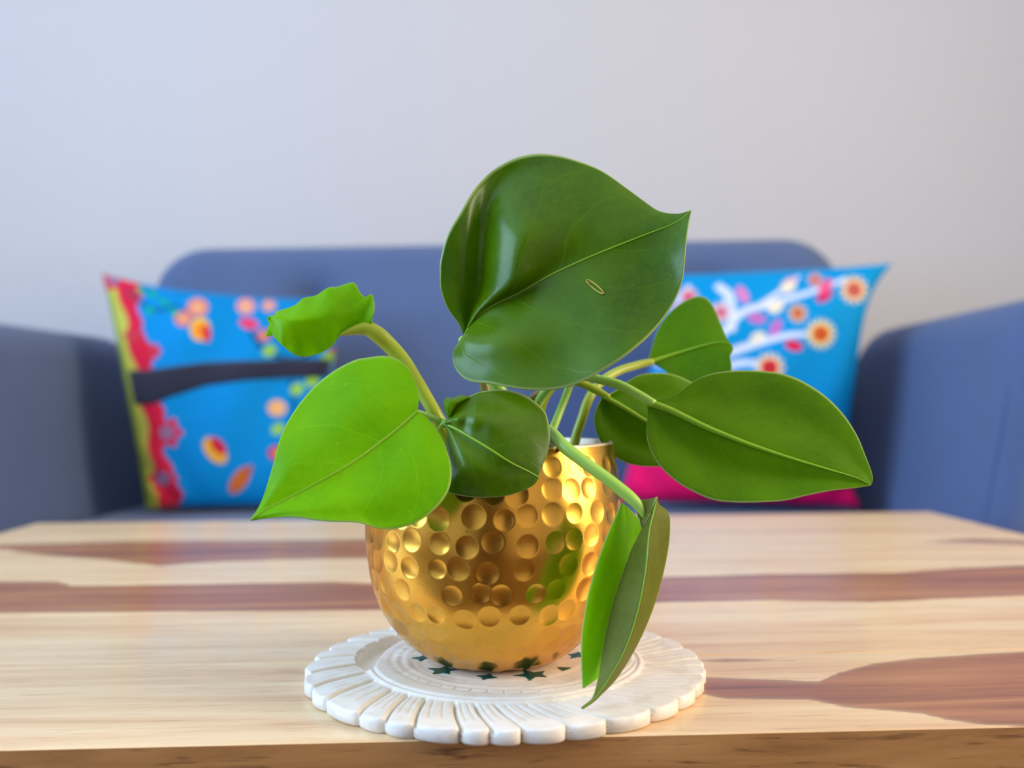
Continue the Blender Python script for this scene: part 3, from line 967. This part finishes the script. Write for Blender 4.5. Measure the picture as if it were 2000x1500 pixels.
# ------------------------------------------------------------------ hammered pot
def make_pot():
    prof = [(0.0, 0.0), (0.020, 0.0), (0.029, 0.0004), (0.0355, 0.0030), (0.0425, 0.0080), (0.0495, 0.0145), (0.0575, 0.0260), (0.0625, 0.0400),
            (0.0650, 0.0560), (0.0656, 0.0680), (0.0648, 0.0830), (0.0630, 0.0960), (0.0606, 0.1085)]
    c = catmull(prof, 340)
    NA = 900
    # dimple rows along the arc length
    seg = np.linalg.norm(np.diff(c, axis=0), axis=1); s = np.concatenate([[0], np.cumsum(seg)])
    L = s[-1]
    th = np.linspace(0, 2 * math.pi, NA, endpoint=False)
    tan = np.gradient(c, axis=0); tan /= np.linalg.norm(tan, axis=1)[:, None] + 1e-12
    nr, nz = tan[:, 1], -tan[:, 0]          # outward normal in (r,z)
    disp = np.zeros((len(c), NA))
    row_s = 0.031
    row = 0
    while row_s < L - 0.006:
        r_here = np.interp(row_s, s, c[:, 0])
        cnt = max(8, int(2 * math.pi * r_here / 0.0126))
        for k in range(cnt):
            if rng.random() < 0.05: continue
            a0 = 2 * math.pi * (k + 0.5 * (row % 2) + 0.42 * (rng.random() - .5)) / cnt + 0.13 * row
            s0 = row_s + 0.0028 * (rng.random() - .5)
            Rd = 0.0049 + 0.0010 * (rng.random() - .3)
            fade = 1.0 if row_s > 0.070 else 0.6
            dep = (0.00055 + 0.00040 * rng.random()) * fade
            i0, i1 = np.searchsorted(s, [s0 - Rd, s0 + Rd])
            da = np.angle(np.exp(1j * (th - a0)))
            ja = np.where(np.abs(da) < Rd / r_here * 1.3)[0]
            ii = np.arange(max(i0 - 1, 0), min(i1 + 1, len(s)))
            ds = (s[ii] - s0)[:, None]
            dr = (da[ja] * r_here)[None]
            q = (ds ** 2 + dr ** 2) / Rd ** 2
            dd = dep * np.clip(1 - q, 0, 1) ** 0.9
            sub = disp[np.ix_(ii, ja)]
            disp[np.ix_(ii, ja)] = np.maximum(sub, dd)
        row_s += 0.0113
        row += 1
    rad = c[:, 0][:, None] - disp * nr[:, None]
    zz = c[:, 1][:, None] - disp * nz[:, None]
    z0 = CT
    V = np.stack([PX_ + rad * np.cos(th), PY_ + rad * np.sin(th), z0 + np.broadcast_to(zz, rad.shape)], -1)
    rows = [V[i] for i in range(len(c))]
    def ringrow(r, z): return np.stack([PX_ + r * np.cos(th), PY_ + r * np.sin(th), np.full(NA, z0 + z)], -1)
    # rolled lip and inner wall
    for r, z in ((0.0604, 0.1093), (0.0598, 0.1098), (0.0592, 0.1096), (0.0589, 0.1088), (0.0606, 0.096), (0.0618, 0.082), (0.061, 0.070)):
        rows.append(ringrow(r, z))
    V = np.vstack(rows)
    tot = len(rows)
    idx = np.arange(tot * NA).reshape(tot, NA); nx_ = np.roll(idx, -1, 1)
    Fq = np.stack([idx[:-1], nx_[:-1], nx_[1:], idx[1:]], -1).reshape(-1, 4)[NA:].tolist()
    Fq += [(int(idx[1, 0]) - NA, int(nx_[1, i]), int(idx[1, i])) for i in range(NA)]
    me = mesh_np('pot', V, Fq)
    nf = len(me.polygons); mi = [1 if (len(c) - 2) * NA <= k < (tot - 2) * NA else 0 for k in range(nf)]
    me.materials.append(GOLD); me.materials.append(LIP)
    me.polygons.foreach_set('material_index', mi)
    return me
LIP = plain('pale_worn_lip', srgb(206, 192, 168), 0.45, 0.5)
pot = link('hammered_pot', make_pot())
tag(pot, 'round hammered golden brass plant pot standing on the marble trivet', 'pot')
# soil
def soil_mesh():
    V = [(PX_, PY_, CT + 0.093)]; Fc = []
    NA, NR = 72, 16
    for i in range(1, NR + 1):
        r = 0.0612 * i / NR
        for k in range(NA):
            a = 2 * math.pi * k / NA
            z = CT + 0.090 + 0.004 * (1 - (i / NR) ** 2) + (0.0022 * (noise.noise(Vector((r * math.cos(a) * 160, r * math.sin(a) * 160, 3)))) if i < NR else 0)
            V.append((PX_ + r * math.cos(a), PY_ + r * math.sin(a), z))
    for k in range(NA): Fc.append((0, 1 + k, 1 + (k + 1) % NA))
    for i in range(NR - 1):
        for k in range(NA):
            Fc.append((1 + i * NA + k, 1 + (i + 1) * NA + k, 1 + (i + 1) * NA + (k + 1) % NA, 1 + i * NA + (k + 1) % NA))
    # underside
    b = len(V)
    for k in range(NA):
        a = 2 * math.pi * k / NA
        V.append((PX_ + 0.0605 * math.cos(a), PY_ + 0.0605 * math.sin(a), CT + 0.070))
    for k in range(NA):
        Fc.append((1 + (NR - 1) * NA + k, b + k, b + (k + 1) % NA, 1 + (NR - 1) * NA + (k + 1) % NA))
    Fc.append(tuple(b + k for k in range(NA - 1, -1, -1)))
    return mesh_np('soil', V, Fc)
soil = link('potting_soil', soil_mesh(), SOIL)
tag(soil, 'dark brown potting soil filling the golden pot', 'soil', kind='stuff')

# ------------------------------------------------------------------ pothos plant
plant = empty('pothos_plant', (PX_, PY_, CT + 0.092))
tag(plant, 'green heart leaved pothos plant growing from the golden pot', 'plant')

def z2(ox, oy, s, pts): return [(ox + x / s, oy + y / s) for x, y in pts]

def patch(U, M, L, dm, dU, dL, N=64, K=16, p=1.5, extra=None):
    """one leaf blade: two edges and a midrib traced base->tip, each with its own depth profile"""
    t = np.linspace(0, 1, N)
    u, mm, l = catmull(U, N), catmull(M, N), catmull(L, N)
    Dm, DU, DL = interp(dm, t), interp(dU, t), interp(dL, t)
    V = np.zeros((N, 2 * K + 1, 3)); UV = np.zeros((N, 2 * K + 1, 2))
    for j in range(2 * K + 1):
        s = (j - K) / K
        e, De = (u, DU) if s < 0 else (l, DL)
        a = abs(s)
        xy = mm * (1 - a) + e * a
        d = Dm + (De - Dm) * a ** p
        if extra is not None: d = d + np.array([extra(tt, s) for tt in t])
        for i in range(N):
            V[i, j] = P(xy[i, 0], xy[i, 1], d[i])
        UV[:, j, 0] = t; UV[:, j, 1] = (s + 1) / 2
    return V, UV

def leaf(name, patches, mat, thickness=0.0007, label=None, parent=None, ribs=True, rib_r=(0.0007, 0.0003)):
    verts, faces, uvs = [], [], []
    for V, UV in patches:
        N, Wd, _ = V.shape
        b = len(verts)
        verts += V.reshape(-1, 3).tolist(); uvs += UV.reshape(-1, 2).tolist()
        for i in range(N - 1):
            for j in range(Wd - 1):
                q = b + i * Wd + j
                faces.append((q, q + 1, q + Wd + 1, q + Wd))
    me = mesh_np(name, verts, faces)
    lay = me.uv_layers.new(name='blade')
    li = np.zeros(len(me.loops), int); me.loops.foreach_get('vertex_index', li)
    lay.data.foreach_set('uv', np.array(uvs)[li].astype(np.float32).ravel())
    o = link(name, me, mat, parent or plant)
    md = o.modifiers.new('thickness', 'SOLIDIFY'); md.thickness = thickness; md.offset = 0
    if label: o['label'] = label
    if ribs:
        V, UV = patches[0]
        N, Wd, _ = V.shape
        mid = V[:, Wd // 2]
        sel = np.linspace(0, N - 1, 22).astype(int)
        pts = [Vector(mid[i]) + (CAM - Vector(mid[i])).normalized() * 0.0004 for i in sel]
        rad = np.linspace(rib_r[0], rib_r[1], len(sel))
        rm = tube_mesh('midrib', pts, rad, 8)
        r = link('midrib', rm, RIB, o)
    return o

def stem(pts, radii, mat, name='petiole', label=None):
    o = link(name, tube_mesh(name, [P(*p) for p in pts], radii, 14), mat, plant)
    if label: o['label'] = label
    return o

# --- large top leaf
zA = lambda pts: z2(840, 280, 3.0, pts)
A_U = zA([(198, 1128), (165, 1050), (100, 960), (62, 850), (58, 760), (62, 680), (100, 540), (180, 400), (260, 270), (360, 165), (480, 95), (600, 65), (720, 68), (850, 100), (1000, 160), (1150, 265), (1250, 340), (1340, 400), (1440, 416), (1500, 405), (1530, 394)])
A_M = zA([(205, 1120), (245, 1060), (310, 985), (400, 930), (520, 875), (700, 775), (950, 660), (1250, 540), (1440, 465), (1530, 394)])
A_L = zA([(198, 1135), (150, 1195), (135, 1260), (150, 1320), (190, 1370), (250, 1398), (350, 1408), (500, 1435), (620, 1446), (740, 1440), (850, 1412), (1000, 1338), (1150, 1240), (1290, 1120), (1400, 980), (1470, 830), (1490, 700), (1500, 580), (1515, 470), (1530, 394)])
def exA(t, s):
    e = 0.0
    if s < 0:      # upper lobe: margin cupped forward, a trough beside it, a ridge before the midrib
        a = -s
        q = min(1, max(0, (t - 0.12) / 0.34)); q = q * q * (3 - 2 * q)
        atr = 0.32 + 0.56 * q
        w = min(1, t / 0.08) * math.exp(-(max(0, t - 0.40) / 0.14) ** 2)
        e += 0.009 * math.exp(-((a - atr) / 0.15) ** 2) * w
        e += -0.010 * math.exp(-((a - (atr - 0.46)) / 0.24) ** 2) * w * min(1, a / 0.12)
        e += 0.0015 * math.sin(t * 16) * a * (1 - t)
    else:
        e += -0.007 * math.exp(-((t - 0.18) / 0.18) ** 2) * math.exp(-((s - 0.5) / 0.25) ** 2)
        e += 0.002 * math.sin(t * 18 + 1) * s
    return e
A_PATCH = patch(A_U, A_M, A_L, [0.448, 0.440, 0.432, 0.428, 0.424], [0.448, 0.442, 0.446, 0.452, 0.442, 0.424], [0.448, 0.424, 0.410, 0.408, 0.414, 0.424], N=96, K=26, p=1.2, extra=exA)
big = leaf('leaf', [A_PATCH], LEAF_DARK, label='largest deep green glossy leaf standing above the pot')

# pale slit scar on its blade
VA = A_PATCH[0].reshape(-1, 3)
relA = VA - np.array(CAM); dA = relA @ np.array(fwd)
xA = 1000 + F_PX * (relA @ np.array(right)) / dA; yA = 750 - F_PX * (relA @ np.array(up)) / dA
def depth_A(px, py): return float(dA[np.argmin((xA - px) ** 2 + (yA - py) ** 2)])
SCAR = plain('leaf_scar_tan', srgb(190, 170, 60), 0.6)
loop = []
for k in range(17):
    a_ = 2 * math.pi * k / 16
    u_, v_ = 21 * math.cos(a_), 4.2 * math.sin(a_)
    c_, s_ = math.cos(0.68), math.sin(0.68)
    qx, qy = 1162 + u_ * c_ - v_ * s_, 560 + u_ * s_ + v_ * c_
    loop.append(P(qx, qy, depth_A(qx, qy) - 0.0008))
sc_ = link('scar', tube_mesh('scar', loop, [0.00035] * len(loop), 6), SCAR, big)
sc_['label'] = 'pale tan slit scar'

# --- broad left leaf
zB = lambda pts: z2(480, 540, 2.94, pts)
B_U = zB([(985, 770), (993, 720), (985, 650), (945, 545), (880, 482), (800, 458), (700, 468), (620, 485), (500, 550), (380, 650), (270, 790), (200, 930), (160, 1080), (110, 1250), (70, 1340), (28, 1398)])
B_M = zB([(985, 775), (900, 850), (800, 930), (600, 1075), (350, 1215), (130, 1330), (28, 1398)])
B_L = zB([(985, 778), (1050, 822), (1120, 920), (1165, 1030), (1182, 1130), (1162, 1230), (1100, 1320), (1000, 1400), (880, 1445), (760, 1445), (650, 1412), (450, 1402), (280, 1380), (130, 1388), (28, 1398)])
exB = lambda t, s: -0.004 * math.exp(-((abs(s) - 0.5) / 0.3) ** 2) * math.sin(math.pi * t) + 0.0015 * math.sin(t * 14) * abs(s)
leaf('leaf', [patch(B_U, B_M, B_L, [0.418, 0.410, 0.402, 0.396, 0.390], [0.418, 0.436, 0.432, 0.412, 0.390], [0.418, 0.398, 0.388, 0.386, 0.390], N=80, K=20, p=1.2, extra=exB)],
     LEAF_BRIGHT, label='broad bright green heart shaped leaf pointing down')

# --- small dark leaf over the pot front
zC = lambda pts: z2(800, 700, 4.444, pts)
C_U = zC([(310, 560), (345, 495), (420, 405), (520, 332), (640, 290), (780, 275), (900, 290), (1010, 330), (1110, 400), (1175, 470), (1205, 570), (1215, 680), (1200, 790), (1172, 880), (1140, 960), (1118, 1020)])
C_M = zC([(310, 575), (400, 610), (520, 680), (700, 790), (880, 905), (1020, 975), (1118, 1030)])
C_L = zC([(310, 590), (330, 660), (325, 740), (322, 850), (322, 960), (324, 1070), (330, 1160), (430, 1188), (560, 1206), (700, 1205), (850, 1190), (1000, 1140), (1080, 1095), (1118, 1040)])
def exC(t, s):
    e = -0.0045 * math.exp(-((abs(s) - 0.45) / 0.25) ** 2) * math.exp(-((t - 0.3) / 0.3) ** 2)
    if s < 0: e += 0.0012 * math.sin(t * 40) * math.exp(-((t - 0.18) / 0.14) ** 2) * math.exp(-((s + .4) / .3) ** 2)
    return e
leaf('leaf', [patch(C_U, C_M, C_L, [0.416, 0.408, 0.403, 0.402, 0.406], [0.416, 0.422, 0.422, 0.413, 0.406], [0.416, 0.410, 0.404, 0.402, 0.406], N=64, K=18, p=1.3, extra=exC)],
     LEAF_DARK, label='small dark glossy leaf hanging over the pot rim')

# --- long right leaf
zD = lambda pts: z2(1100, 560, 3.226, pts)
D_U = zD([(555, 715), (600, 712), (660, 700), (740, 660), (810, 605), (900, 560), (1020, 535), (1200, 530), (1380, 550), (1520, 605), (1660, 700), (1770, 815), (1850, 940), (1900, 1060), (1935, 1150), (1950, 1215), (1938, 1250)])
D_M = zD([(545, 735), (620, 757), (700, 790), (900, 885), (1150, 985), (1400, 1070), (1650, 1145), (1850, 1205), (1938, 1250)])
D_L = zD([(530, 755), (532, 800), (525, 880), (530, 960), (560, 1050), (620, 1140), (720, 1230), (840, 1300), (960, 1345), (1100, 1358), (1250, 1356), (1400, 1345), (1550, 1310), (1700, 1282), (1850, 1266), (1938, 1252)])
exD = lambda t, s: 0.004 * math.exp(-((abs(s) - 0.5) / 0.3) ** 2) * math.sin(math.pi * t)
leaf('leaf', [patch(D_U, D_M, D_L, [0.450, 0.444, 0.440, 0.436, 0.434], [0.450, 0.458, 0.462, 0.452, 0.434], [0.450, 0.436, 0.428, 0.428, 0.434], N=80, K=20, p=1.2, extra=exD)],
     LEAF_MID, label='long mid green leaf reaching toward the sofa arm', rib_r=(0.0019, 0.0002))

# --- leaf behind it
E_U = zD([(270, 690), (330, 655), (390, 608), (470, 560), (560, 545), (660, 548), (740, 570), (830, 620), (910, 700), (980, 800), (1030, 900), (1060, 1000), (1080, 1090)])
E_M = zD([(262, 695), (380, 760), (520, 845), (700, 940), (880, 1030), (1080, 1090)])
E_L = zD([(245, 700), (208, 770), (195, 840), (210, 920), (250, 1000), (310, 1060), (390, 1105), (480, 1128), (580, 1132), (700, 1128), (830, 1120), (960, 1110), (1080, 1090)])
exE = lambda t, s: 0.003 * math.exp(-((abs(s) - 0.5) / 0.3) ** 2)
leaf('leaf', [patch(E_U, E_M, E_L, [0.476, 0.478, 0.480, 0.482], [0.476, 0.490, 0.496, 0.482], [0.476, 0.474, 0.474, 0.482], N=56, K=16, p=1.2, extra=exE)],
     LEAF_MID, label='rounded mid green leaf half hidden behind the long leaf', rib_r=(0.0015, 0.0003))

# --- small upright leaf at the rear right
F_U = zD([(535, 460), (560, 380), (590, 290), (640, 200), (720, 120), (800, 75), (860, 62), (910, 80), (950, 140), (980, 210), (1008, 275), (1025, 320), (1050, 352)])
F_M = zD([(550, 475), (640, 445), (760, 408), (880, 372), (980, 350), (1050, 356)])
F_L = zD([(590, 488), (640, 530), (700, 572), (780, 605), (880, 628), (980, 610), (1050, 560), (1062, 500), (1052, 440), (1070, 400), (1062, 370), (1050, 358)])
leaf('leaf', [patch(F_U, F_M, F_L, [0.530, 0.532, 0.530, 0.528], [0.530, 0.548, 0.552, 0.528], [0.530, 0.518, 0.514, 0.528], N=56, K=16, p=1.15)],
     LEAF_MID, label='small upright olive green leaf in front of the turquoise cushion', rib_r=(0.0014, 0.0003))

# --- curled leaf at the upper left
zG = lambda pts: z2(500, 530, 7.69, pts)
G_U = zG([(1770, 850), (1742, 730), (1776, 570), (1748, 350), (1650, 392), (1560, 320), (1500, 200), (1430, 175), (1220, 240), (1090, 252), (900, 370), (720, 410), (580, 520), (320, 610), (300, 650), (170, 700)])
G_M = zG([(1640, 880), (1560, 780), (1480, 700), (1350, 660), (1150, 690), (900, 720), (650, 740), (400, 730), (170, 705)])
G_L = zG([(1500, 905), (1400, 900), (1310, 930), (1220, 1000), (1170, 1070), (1110, 1140), (960, 1225), (730, 1282), (560, 1240), (400, 1110), (270, 970), (225, 850), (200, 770), (170, 710)])
def exG(t, s):
    return 0.0022 * math.sin(t * 12 + 2.5 * s) * (0.3 + 0.7 * abs(s)) + 0.0012 * math.sin(t * 27 + s * 4) * abs(s)
leaf('leaf', [patch(G_U, G_M, G_L, [0.462, 0.456, 0.452, 0.450, 0.458], [0.462, 0.462, 0.464, 0.464, 0.458], [0.462, 0.460, 0.456, 0.454, 0.458], N=72, K=16, p=1.3, extra=exG)],
     LEAF_BRIGHT, label='crumpled curled young leaf bent over its thick stalk', ribs=False)
cu = zG([(215, 770), (180, 860), (155, 970)]); cm = zG([(225, 830), (205, 900), (160, 975)]); cl = zG([(235, 860), (240, 960), (180, 968)])
leaf('leaf_tip', [patch(cu, cm, cl, [0.458, 0.462], [0.459, 0.463], [0.457, 0.462], N=14, K=5)], LEAF_BRIGHT, ribs=False)

# --- folded leaf drooping in front of the pot
zH = lambda pts: z2(1100, 930, 3.19, pts)
h1U = zH([(366, 165), (322, 262), (262, 400), (206, 560), (152, 760), (121, 960), (114, 1100), (119, 1240), (124, 1320)])
h1M = zH([(376, 172), (392, 300), (398, 420), (392, 560), (345, 730), (300, 860), (258, 1000), (215, 1160), (124, 1320)])
h1L = zH([(385, 178), (470, 270), (500, 340), (480, 480), (420, 680), (350, 860), (290, 1040), (230, 1230), (124, 1321)])
h2U = zH([(582, 132), (540, 230), (490, 332), (430, 450), (390, 560), (340, 700), (298, 840), (252, 1050), (222, 1250), (192, 1370), (170, 1402), (112, 1444)])
h2M = zH([(584, 140), (560, 240), (535, 360), (512, 600), (462, 850), (385, 1080), (280, 1270), (205, 1375), (174, 1406), (114, 1447)])
h2L = zH([(586, 178), (640, 212), (663, 272), (656, 420), (622, 600), (572, 780), (502, 960), (420, 1120), (322, 1270), (232, 1362), (180, 1410), (118, 1450)])
h3U = zH([(448, 148), (520, 150), (588, 130)]); h3M = zH([(455, 200), (510, 210), (565, 180)]); h3L = zH([(470, 260), (492, 320), (545, 235)])
H1 = patch(h1U, h1M, h1L, [0.412, 0.410, 0.405, 0.400, 0.394], [0.407, 0.400, 0.394, 0.390, 0.392], [0.412, 0.420, 0.418, 0.410, 0.394], N=60, K=12, p=1.1)
H2 = patch(h2U, h2M, h2L, [0.404, 0.394, 0.388, 0.385, 0.382], [0.402, 0.404, 0.399, 0.392, 0.382], [0.408, 0.406, 0.402, 0.396, 0.382], N=60, K=12, p=1.0)
H3 = patch(h3U, h3M, h3L, [0.406, 0.403], [0.410, 0.404], [0.404, 0.401], N=16, K=8)
dl = leaf('leaf', [H1], LEAF_BRIGHT, label='bright half of the folded leaf drooping before the pot', ribs=False)
fl = leaf('folded_half', [H2, H3], LEAF_UNDER, parent=dl, rib_r=(0.0003, 0.0002))

# --- petioles and stems
def soilpt(dx, dy):   # a rooted point in the soil
    return Vector((PX_ + dx, PY_ + dy, CT + 0.086))
def rooted(pts, radii, mat, root, name='petiole'):
    p3 = [P(*p) for p in pts] + [soilpt(*root)]
    return link(name, tube_mesh(name, p3, radii, 14), mat, plant)
rooted([(662, 655, 0.4565), (688, 646, 0.459), (715, 642, 0.461), (737, 653, 0.462), (760, 674, 0.464), (788, 705, 0.464), (813, 744, 0.462), (834, 780, 0.460), (852, 812, 0.458), (872, 850, 0.460)],
       [0.0004, 0.0022, 0.0036, 0.0041, 0.0040, 0.0037, 0.0035, 0.0034, 0.0034, 0.0036, 0.0036], STEM_Y, (-0.012, -0.006))
stem([(808, 802, 0.419), (835, 812, 0.420), (868, 826, 0.424), (900, 842, 0.438)], [0.0011, 0.0014, 0.0016, 0.0018], STEM)
stem([(853, 846, 0.419), (862, 832, 0.420), (872, 828, 0.421), (885, 832, 0.424)], [0.0004, 0.0011, 0.0017, 0.0014], STEM)
rooted([(866, 826, 0.420), (895, 838, 0.432), (915, 848, 0.445)], [0.0018, 0.0022, 0.0026, 0.0028], STEM, (-0.012, -0.010))
rooted([(903, 662, 0.450), (922, 690, 0.458), (950, 725, 0.464), (974, 760, 0.466), (985, 810, 0.468)], [0.0022, 0.0032, 0.0036, 0.0037, 0.0037, 0.0038], STEM, (-0.004, 0.004))
rooted([(930, 700, 0.474), (943, 740, 0.476), (950, 770, 0.476), (960, 820, 0.476)], [0.0022, 0.0027, 0.0028, 0.003, 0.003], STEM_B, (-0.008, 0.010))
rooted([(1085, 752, 0.480), (1060, 765, 0.478), (1035, 786, 0.474), (1005, 820, 0.472)], [0.0022, 0.0024, 0.0026, 0.003, 0.003], STEM_B, (0.000, 0.000), 'stem')
rooted([(1120, 738, 0.462), (1112, 756, 0.461), (1098, 792, 0.458), (1082, 832, 0.452), (1068, 862, 0.452)], [0.0019, 0.0020, 0.0020, 0.0021, 0.0024, 0.0026], STEM, (0.010, -0.010))
stem([(1278, 789, 0.449), (1248, 772, 0.452), (1210, 752, 0.455), (1170, 741, 0.458), (1135, 735, 0.462), (1100, 738, 0.466), (1070, 760, 0.470), (1045, 800, 0.474), (1032, 850, 0.476), (1028, 905, 0.476)],
     [0.0021, 0.0024, 0.0024, 0.0023, 0.0022, 0.0023, 0.0024, 0.0026, 0.0028, 0.003], STEM)
stem([(1190, 777, 0.476), (1160, 760, 0.478), (1130, 747, 0.479), (1095, 745, 0.480), (1065, 775, 0.480), (1050, 830, 0.480), (1045, 905, 0.480)], [0.0017, 0.0021, 0.0021, 0.0022, 0.0024, 0.0026, 0.0028], STEM_Y)
rooted([(1275, 706, 0.530), (1245, 713, 0.526), (1205, 726, 0.518), (1172, 748, 0.508), (1150, 780, 0.500), (1136, 820, 0.496), (1123, 862, 0.494)],
       [0.0019, 0.0023, 0.0024, 0.0025, 0.0026, 0.0026, 0.0027, 0.0028], STEM_Y, (0.038, 0.014))
stem([(1258, 1012, 0.404), (1248, 990, 0.405), (1228, 969, 0.406), (1184, 934, 0.408), (1138, 900, 0.411), (1102, 872, 0.415), (1078, 846, 0.424), (1058, 838, 0.440), (1040, 870, 0.458), (1035, 905, 0.465)],
     [0.0006, 0.0022, 0.0028, 0.0028, 0.0028, 0.0029, 0.0027, 0.0026, 0.0028, 0.003], STEM)
stem([(1102, 880, 0.418), (1086, 872, 0.424), (1070, 862, 0.434), (1055, 868, 0.452), (1045, 905, 0.462)], [0.0008, 0.0016, 0.002, 0.0022, 0.0024], STEM_B, 'leaf_sheath')
# curled lobe of the small dark leaf
bu = zC([(330, 500), (300, 430), (302, 370), (330, 345), (365, 350), (400, 340), (450, 325), (510, 335)])
bmid = zC([(342, 500), (338, 450), (345, 405), (368, 382), (400, 375), (435, 362), (475, 348), (520, 337)])
bl = zC([(352, 500), (372, 470), (395, 440), (418, 415), (445, 392), (475, 370), (505, 352), (530, 338)])
leaf('leaf_lobe', [patch(bu, bmid, bl, [0.414, 0.413, 0.416, 0.420], [0.424, 0.424, 0.426, 0.426], [0.420, 0.422, 0.424, 0.425], N=40, K=10, p=2.0)], LEAF_MID, ribs=False, label='small curled back lobe')
